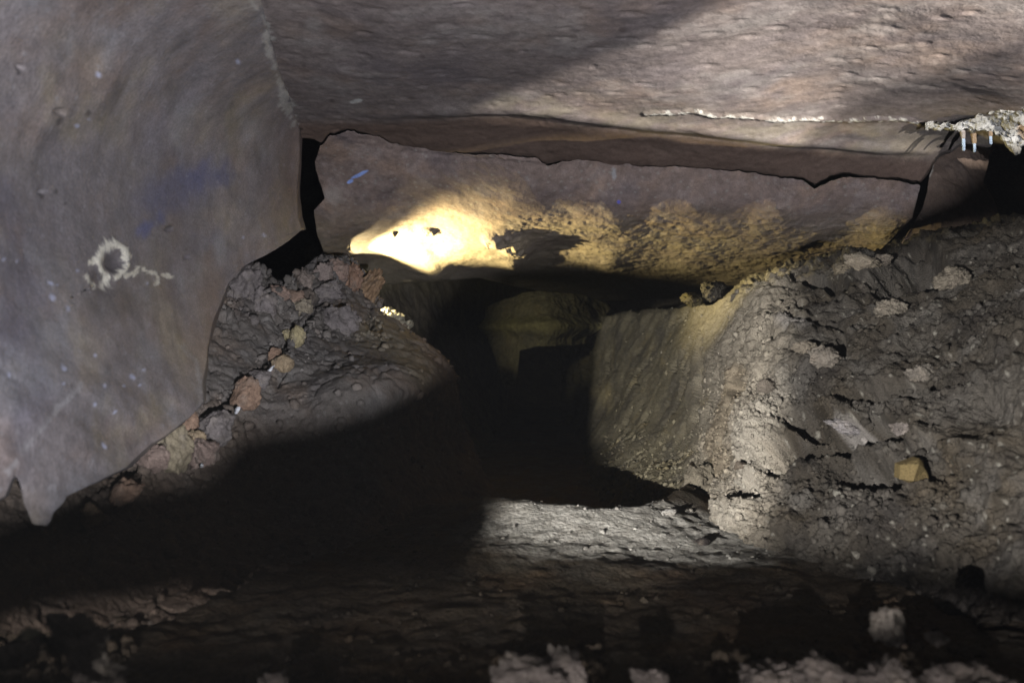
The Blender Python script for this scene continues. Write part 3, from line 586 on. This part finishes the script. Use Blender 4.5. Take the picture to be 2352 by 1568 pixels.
# crumbs too many to count, lying on the rough ground: one mesh per heap
def crumbs(name, src, sel, count, r0, r1, seed, mat, sub=1, tint=1.0):
    rs = np.random.RandomState(seed); p = PATCH[src]; pc = PCOL[src]; d = np.maximum(p[:, 1], .05)
    X = p[:, 0] / d * F + CX; Y = -p[:, 2] / d * F + CY
    w = np.clip(sel(X, Y, p), 0, None); w = w * d ** 0; k = rs.choice(len(p), count, p=w / w.sum())
    v, f = ico(sub); NV = len(v); V = []; FF = []; C = []
    kinds = []
    for q in range(12):
        a = v.copy()
        for _ in range(8):
            n = rs.normal(size=3); n /= np.linalg.norm(n); a = a - n * np.clip(a @ n - rs.uniform(.5, .8), 0, None)[:, None] * .9
        kinds.append(a * (1 + .22 * fbm(v, 2.2, 2, .6, q)[:, None]))
    kinds = np.array(kinds)
    ki = rs.randint(0, 12, count); M = rs.normal(size=(count, 3, 3)); Qm, _ = np.linalg.qr(M)
    r = r0 * (r1 / r0) ** (rs.rand(count) ** 2.2); sc = r[:, None] * rs.uniform(.6, 1.25, (count, 3))
    A = np.einsum('nij,nvj->nvi', Qm, kinds[ki] * sc[:, None, :]) + p[k][:, None, :]
    Fc = f[None] + (np.arange(count) * NV)[:, None, None]
    col = np.repeat(pc[k] * rs.uniform(.75, 1.35, (count, 1)) * tint, NV, axis=0)
    return tag(mesh_raw(name, A.reshape(-1, 3), Fc.reshape(-1, 3), col, mat), kind='stuff')
def clump(p, sc, seed, th=-.1): return sstep(th, th + .35, fbm(p, sc, 3, .6, seed))
crumbs('slope_rubble', 'rubble_slope', lambda X, Y, p: (X > 1640) * (X < 2500) * (Y > 520) * (Y < 1350) * clump(p, 6, 3) * sstep(1640, 1760, X) + .02 * (X > 1560) * (X < 2500), int(4200 * Q), .0020, .012, 5, M_SOIL)
crumbs('slope_rubble', 'rubble_slope', lambda X, Y, p: (X > 1590) * (X < 1760) * (Y > 850) * (Y < 1250) * 1., int(1800 * Q), .0025, .008, 6, M_SOIL)
crumbs('slope_rubble', 'rubble_slope', lambda X, Y, p: (X > 1690) * (X < 2000) * (Y > 860) * (Y < 1120) * 1., int(1500 * Q), .002, .009, 16, M_SOIL)
crumbs('passage_rubble', 'rubble_slope', lambda X, Y, p: (X > 1380) * (X < 1700) * (Y > 1000) * (Y < 1200) * 1. + .12 * (X > 1400) * (X < 1700) * (Y > 700) * (Y < 1200), int(1500 * Q), .003, .014, 26, M_SOIL)
crumbs('mound_rubble', 'rubble_mound', lambda X, Y, p: (X > 480) * (X < 900) * (Y > 590) * (Y < 780) * clump(p, 9, 4) + .8 * (pdist(X, Y, [(690, 745), (650, 800), (560, 900), (440, 990), (300, 1090), (200, 1200)]) < 26) + .03 * (X > 300) * (X < 1100), int(3500 * Q), .003, .018, 7, M_MOUND)
crumbs('floor_gravel', 'ground', lambda X, Y, p: (p[:, 1] > .6) * (p[:, 1] < 2.2) * (np.abs(p[:, 0]) < 1.2) * clump(p, 5, 8, -.2) * (1 + 3 * (p[:, 1] < 1.0)), int(4500 * Q), .0018, .008, 8, M_FLOOR, 1, .65)
crumbs('foreground_crumbs', 'ground', lambda X, Y, p: (p[:, 1] > .55) * (Y > 1380) * (Y < 1640) * ((np.abs(X - 150) < 150) + (np.abs(X - 1260) < 120) * (Y > 1490) + (np.abs(X - 1950) < 300) * (Y > 1500) + (np.abs(X - 2040) < 70)) * 1., int(1600 * Q), .004, .016, 9, M_SOIL, 2, 1.3)

# ------------------------------------------------------------------ SODA STRAWS + CRUST
G6 = 'thin mineral straws under the right end of the ceiling'
def straw(px, py0, py1, d, w, label, knob):
    a, b = P(px, py0, d), P(px + 2, py1, d); s = d / F
    root = bpy.data.objects.new('mineral_straw', None); COL.objects.link(root); root.location = Vector(a); root.empty_display_size = .02
    tag(root, label, 'mineral straw', G6)
    def tube(name, prof, mat, col, seed):
        n = 20; V = []; Fc = []
        for i, (t, r) in enumerate(prof):
            q = (b - a) * t
            for j in range(n):
                an = 2 * math.pi * j / n; rr = r * s * (1 + .12 * math.sin(3 * an + seed + i))
                V.append((q[0] + rr * math.cos(an), q[1] + rr * math.sin(an), q[2]))
        for i in range(len(prof) - 1):
            for j in range(n):
                Fc.append((i * n + j, i * n + (j + 1) % n, (i + 1) * n + (j + 1) % n, (i + 1) * n + j))
        o = mesh_raw(name, np.array(V), np.array(Fc), np.ones((len(V), 3)) * col, mat, root); return o
    if knob: tube('stub', [(-.5, w * 2.0), (-.2, w * 1.6), (.1, w * 1.7), (.3, w * 1.1), (.36, .1)], M_CRUST, (.28, .20, .13), 1)
    else: tube('stub', [(-.5, w * 1.7), (-.1, w * 1.3), (.1, w * 1.1), (.12, .1)], M_CRUST, (.34, .30, .28), 1)
    tube('stem', [(.0, w), (.3, w * 1.05), (.6, w * .9), (.9, w * .95), (.97, w * .7), (1, .05)], M_CRUST, (.38, .48, .62), 2)
straw(2212, 316, 347, 2.12, 3.6, 'long pale blue mineral straw, farthest from the white crust', False)
straw(2237, 322, 351, 2.10, 3.2, 'pale blue mineral straw with a tan knob, middle of the three', True)
straw(2274, 306, 332, 2.10, 3.4, 'short mineral straw with an orange root, closest to the white crust', True)

def d_cr(p, x, y): return .020 * fbm(p, 14, 3, .55, 151) + .018 * (.5 - worley(p, 55, 3)) + .010 * fbm(p, 70, 3, .7, 152)
def c_cr(p, x, y):
    c = mottled(p, (.42, .41, .385), [((.34, .31, .27), .8, 2), ((.66, .66, .66), .7, 3)], 73, 8)
    return mix(c, (.42, .27, .15), .8 * sstep(1.2, .5, blob(x, y, 2350, 298, 16, 22)))
ctrl = [(2120, 290, 2.12), (2250, 280, 2.07), (2352, 250, 1.95), (2352, 330, 2.1), (2500, 260, 1.95), (2500, 380, 2.1), (2330, 352, 2.12)]
o = patch('mineral_crust', ctrl, const(2125.), const(2560.), curve([(2125, 284), (2180, 280), (2220, 272), (2260, 258), (2300, 246), (2352, 236), (2560, 215)], 7, .09, 3),
          curve([(2125, 292), (2200, 293), (2262, 298), (2290, 312), (2310, 330), (2330, 354), (2340, 348), (2352, 338), (2400, 380), (2560, 420)], 5, .09, 4), 300, 120, M_CRUST, d_cr, c_cr, (.05, 0, .12, .15), .07)
tag(o, 'sparkling white mineral crust with a drooping tip at the right edge of the ceiling', 'mineral crust')

# ------------------------------------------------------------------ LAMPS and the added, unseen baffles that shape their shadows
def spot(name, loc, target, watt, cone, blend, colr, r=.006):
    l = bpy.data.lights.new(name, 'SPOT'); l.energy = watt; l.color = colr; l.shadow_soft_size = r
    l.spot_size = math.radians(cone); l.spot_blend = blend
    o = bpy.data.objects.new(name, l); COL.objects.link(o); o.location = loc
    o.rotation_euler = (Vector(target) - Vector(loc)).to_track_quat('-Z', 'Y').to_euler(); return o

def baffle(name, L, pts, t, away, width, label, thick=.03, jag=.004, seed=1, centre=None):
    """an added unseen baffle close to a lamp whose broken edge throws the shadow line through pts"""
    L = np.array(L, float); pts = np.array(pts, float)
    seg = np.concatenate([[0], np.cumsum(np.linalg.norm(np.diff(pts, axis=0), axis=1))]); n = 160; m = 14
    ss = np.linspace(0, seg[-1], n); E = np.stack([np.interp(ss, seg, pts[:, k]) for k in range(3)], -1)
    E = L + t * (E - L); E = E + jag * fbm(E, 60, 4, .6, seed)[:, None] * np.array([.2, .2, 1.])
    away = np.array(away, float) / np.linalg.norm(away) * np.ones((n, 1))
    if centre is not None:                                        # the baffle is a ring round an opening
        away = E - (L + t * (np.array(centre) - L)); ax = np.array(centre) - L; ax /= np.linalg.norm(ax)
        away -= (away @ ax)[:, None] * ax; away /= np.linalg.norm(away, axis=1)[:, None]
    fw = E.mean(0) - L; fw /= np.linalg.norm(fw)
    rows = []
    prof = [(width, 1.), (width * .6, 1.05), (width * .25, .9), (width * .08, .55), (.15 * thick, .2), (0, 0), (.15 * thick, -.2), (width * .08, -.5), (width * .25, -.8), (width * .6, -.95), (width, -1.)]
    for a, b in prof: rows.append(E + away * a + fw * (b * thick))
    V = np.concatenate(rows); k = len(prof)
    V += (.003 * fbm(V, 30, 3, .6, seed))[:, None] * fw
    o = mesh_grid(name, V, n, k, mottled(V, (.2, .165, .15), [((.13, .11, .1), .7, 2)], seed, 5), M_MOUND)
    tag(o, label, 'rock ledge'); return o

W = lambda *a: tuple(P(*a))
S = lambda n, x, y: tuple(surf(n, x, y))
# A: a head torch right of the camera, over the wall, the ceiling and the mound
LA = (.45, -.60, -.20)
spot('head_torch', LA, W(760, 420, 2.0), 195, 95, .5, (.93, .94, 1.0), .006)
bA = [W(-900, 1150, .9), W(-300, 1150, 1.1), W(200, 1085, 1.35), S('rubble_mound', 330, 1084), S('rubble_mound', 468, 1074), S('rubble_mound', 535, 992), S('rubble_mound', 700, 962), S('rubble_mound', 830, 928), S('rubble_mound', 930, 890),
      S('rubble_mound', 1000, 850), S('rubble_mound', 1040, 835), W(1062, 740, 3.0), W(1150, 640, 3.3), W(1185, 622, 3.2), W(1500, 614, 3.1), W(1700, 600, 2.9), W(1850, 572, 2.6), W(2000, 545, 2.55), W(2060, 500, 2.45), W(2200, 430, 2.5), W(2600, 300, 2.0)]
baffle('shadow_baffle', LA, bA, .11, (0, .1, -1), .5, 'low added baffle masking the head torch beside the camera, out of the picture to the right', .012, .002, 3, W(900, 330, 2.1))
# A2: a lamp low on the left, raking over the floor rim and the rubble slope
LB = (-.76, -.50, -.12)
spot('hand_torch', LB, W(1480, 1010, 1.95), 430, 56, .6, (1.0, .95, .88), .005)
bB = [W(2700, 470, 1.5), W(2352, 500, 2.0), W(2030, 572, 2.2), W(1850, 598, 2.4), W(1690, 655, 2.6), W(1640, 695, 2.9), W(1390, 722, 4.5), W(1375, 745, 4.6), W(1368, 800, 4.5), W(1348, 880, 4.3), W(1330, 940, 4.0), W(1325, 985, 3.9), W(1352, 1030, 3.4), W(1398, 1050, 3.1), W(1412, 1095, 2.8), W(1200, 1196, 1.76),
      W(1186, 1245, 1.56), W(1240, 1285, 1.44), W(1400, 1314, 1.36), W(1550, 1305, 1.38), W(1640, 1275, 1.46), W(1720, 1245, 1.52),
      W(1900, 1255, 1.46), W(2100, 1262, 1.32), W(2352, 1285, 1.08), W(2700, 1310, .9)]
baffle('shadow_baffle', LB, bB, .10, (0, 0, -1), .30, 'jagged added baffle masking the hand torch near the wall foot, out of the picture to the left', .010, .0012, 5, W(1700, 940, 1.95))
# B: a lamp behind the mound under the slab
LC = (-.53, 2.81, .165)
spot('cave_lamp', LC, (LC[0] + .6, LC[1] - .06, LC[2] + .78), 6, 81, .15, (1.0, .86, .50), .006)
spot('cave_lamp', LC, (LC[0] + 1, LC[1] + .05, LC[2] + .55), 100, 84, .7, (1.0, .83, .40), .006)
spot('cave_lamp', LC, W(903, 738, 3.0), 26, 26, .5, (1.0, .86, .50), .006)  # extra beam added to make the rim lumps glare
spot('cave_lamp', LC, W(1255, 745, 4.45), 13, 26, 1.0, (1.0, .93, .65), .006)  # extra beam added to brighten the arch stone
# C: a torch high on the right, raking along the ceiling
LD = (1.7, -.8, 0.)
spot('head_torch', LD, (.75, 2.3, -.1), 430, 36.5, .12, (1.0, .94, .84), .006)
bD = [W(700, 262, 2.0)] + [S('cave_ceiling', x, y) for x, y in LIP[2:-1]] + [W(2400, 372, 2.4), W(2900, 400, 2.2)]
spot('head_torch', LD, (.36, 2.1, .42), 900, 17, .3, (1.0, .94, .84), .006)  # second, narrow beam added to brighten the ceiling wedge
baffle('shadow_baffle', LD, bD, .3, (0, 0, -1), .9, 'added baffle masking the torch under the ceiling, out of the picture to the right', .012, .003, 7)
# D: a weak lamp at the camera's foot for the nearest rocks
LE = (-.15, -.60, -.12)
spot('foot_lamp', LE, (.0, .9, -.30), 85, 66, .5, (1.0, .92, .90), .004)
bE = [(x, .80, -.326) for x in np.linspace(-.85, .65, 30)]
baffle('shadow_baffle', LE, bE, .18, (0, 0, -1), .3, 'added unseen baffle at the foot of the camera, lower lip of a light slit', .012, .002, 8)
bE = [(x, .88, -.315) for x in np.linspace(-.85, .65, 30)]
baffle('shadow_baffle', LE, bE, .18, (0, 0, 1), .12, 'added unseen baffle at the foot of the camera, upper lip of a light slit', .012, .002, 9)

# ------------------------------------------------------------------ HAZE, added to lift the blacks
hm = bpy.data.materials.new('black_lift_haze'); hm.use_nodes = True; hn = hm.node_tree; hn.nodes.remove(hn.nodes['Principled BSDF'])
pv = hn.nodes.new('ShaderNodeVolumePrincipled'); pv.inputs['Color'].default_value = (.85, .88, .95, 1); pv.inputs['Density'].default_value = .0026
hn.links.new(pv.outputs['Volume'], hn.nodes['Material Output'].inputs['Volume'])
hv = np.array([(x, y, z) for x in (-8, 8) for y in (-2.5, 12) for z in (-4, 4)], float)
hf = np.array([(0, 1, 3, 2), (4, 6, 7, 5), (0, 4, 5, 1), (2, 3, 7, 6), (0, 2, 6, 4), (1, 5, 7, 3)])
tag(mesh_raw('haze', hv, hf, None, hm), kind='stuff')

# ------------------------------------------------------------------ WORLD
w = bpy.data.worlds.new('World'); scene.world = w; w.use_nodes = True
bg = w.node_tree.nodes['Background']; bg.inputs[0].default_value = (1.0, .92, .85, 1); bg.inputs[1].default_value = .04

# ------------------------------------------------------------------ CAMERA
cd = bpy.data.cameras.new('camera'); cam = bpy.data.objects.new('camera', cd); COL.objects.link(cam)
cd.sensor_width = 36; cd.lens = 36 * F / 2352; cd.clip_start = .02; cd.clip_end = 100
cam.location = (0, 0, 0); cam.rotation_euler = (math.radians(90), 0, 0)
cd.dof.use_dof = True; cd.dof.focus_distance = 2.3; cd.dof.aperture_fstop = 4.5
scene.camera = cam
scene.render.engine = 'CYCLES'
scene.view_settings.view_transform = 'Standard'; scene.view_settings.look = 'None'; scene.view_settings.exposure = 0; scene.view_settings.gamma = 1
scene.cycles.use_denoising = True; scene.cycles.max_bounces = 5; scene.cycles.diffuse_bounces = 0
scene.cycles.use_light_tree = True
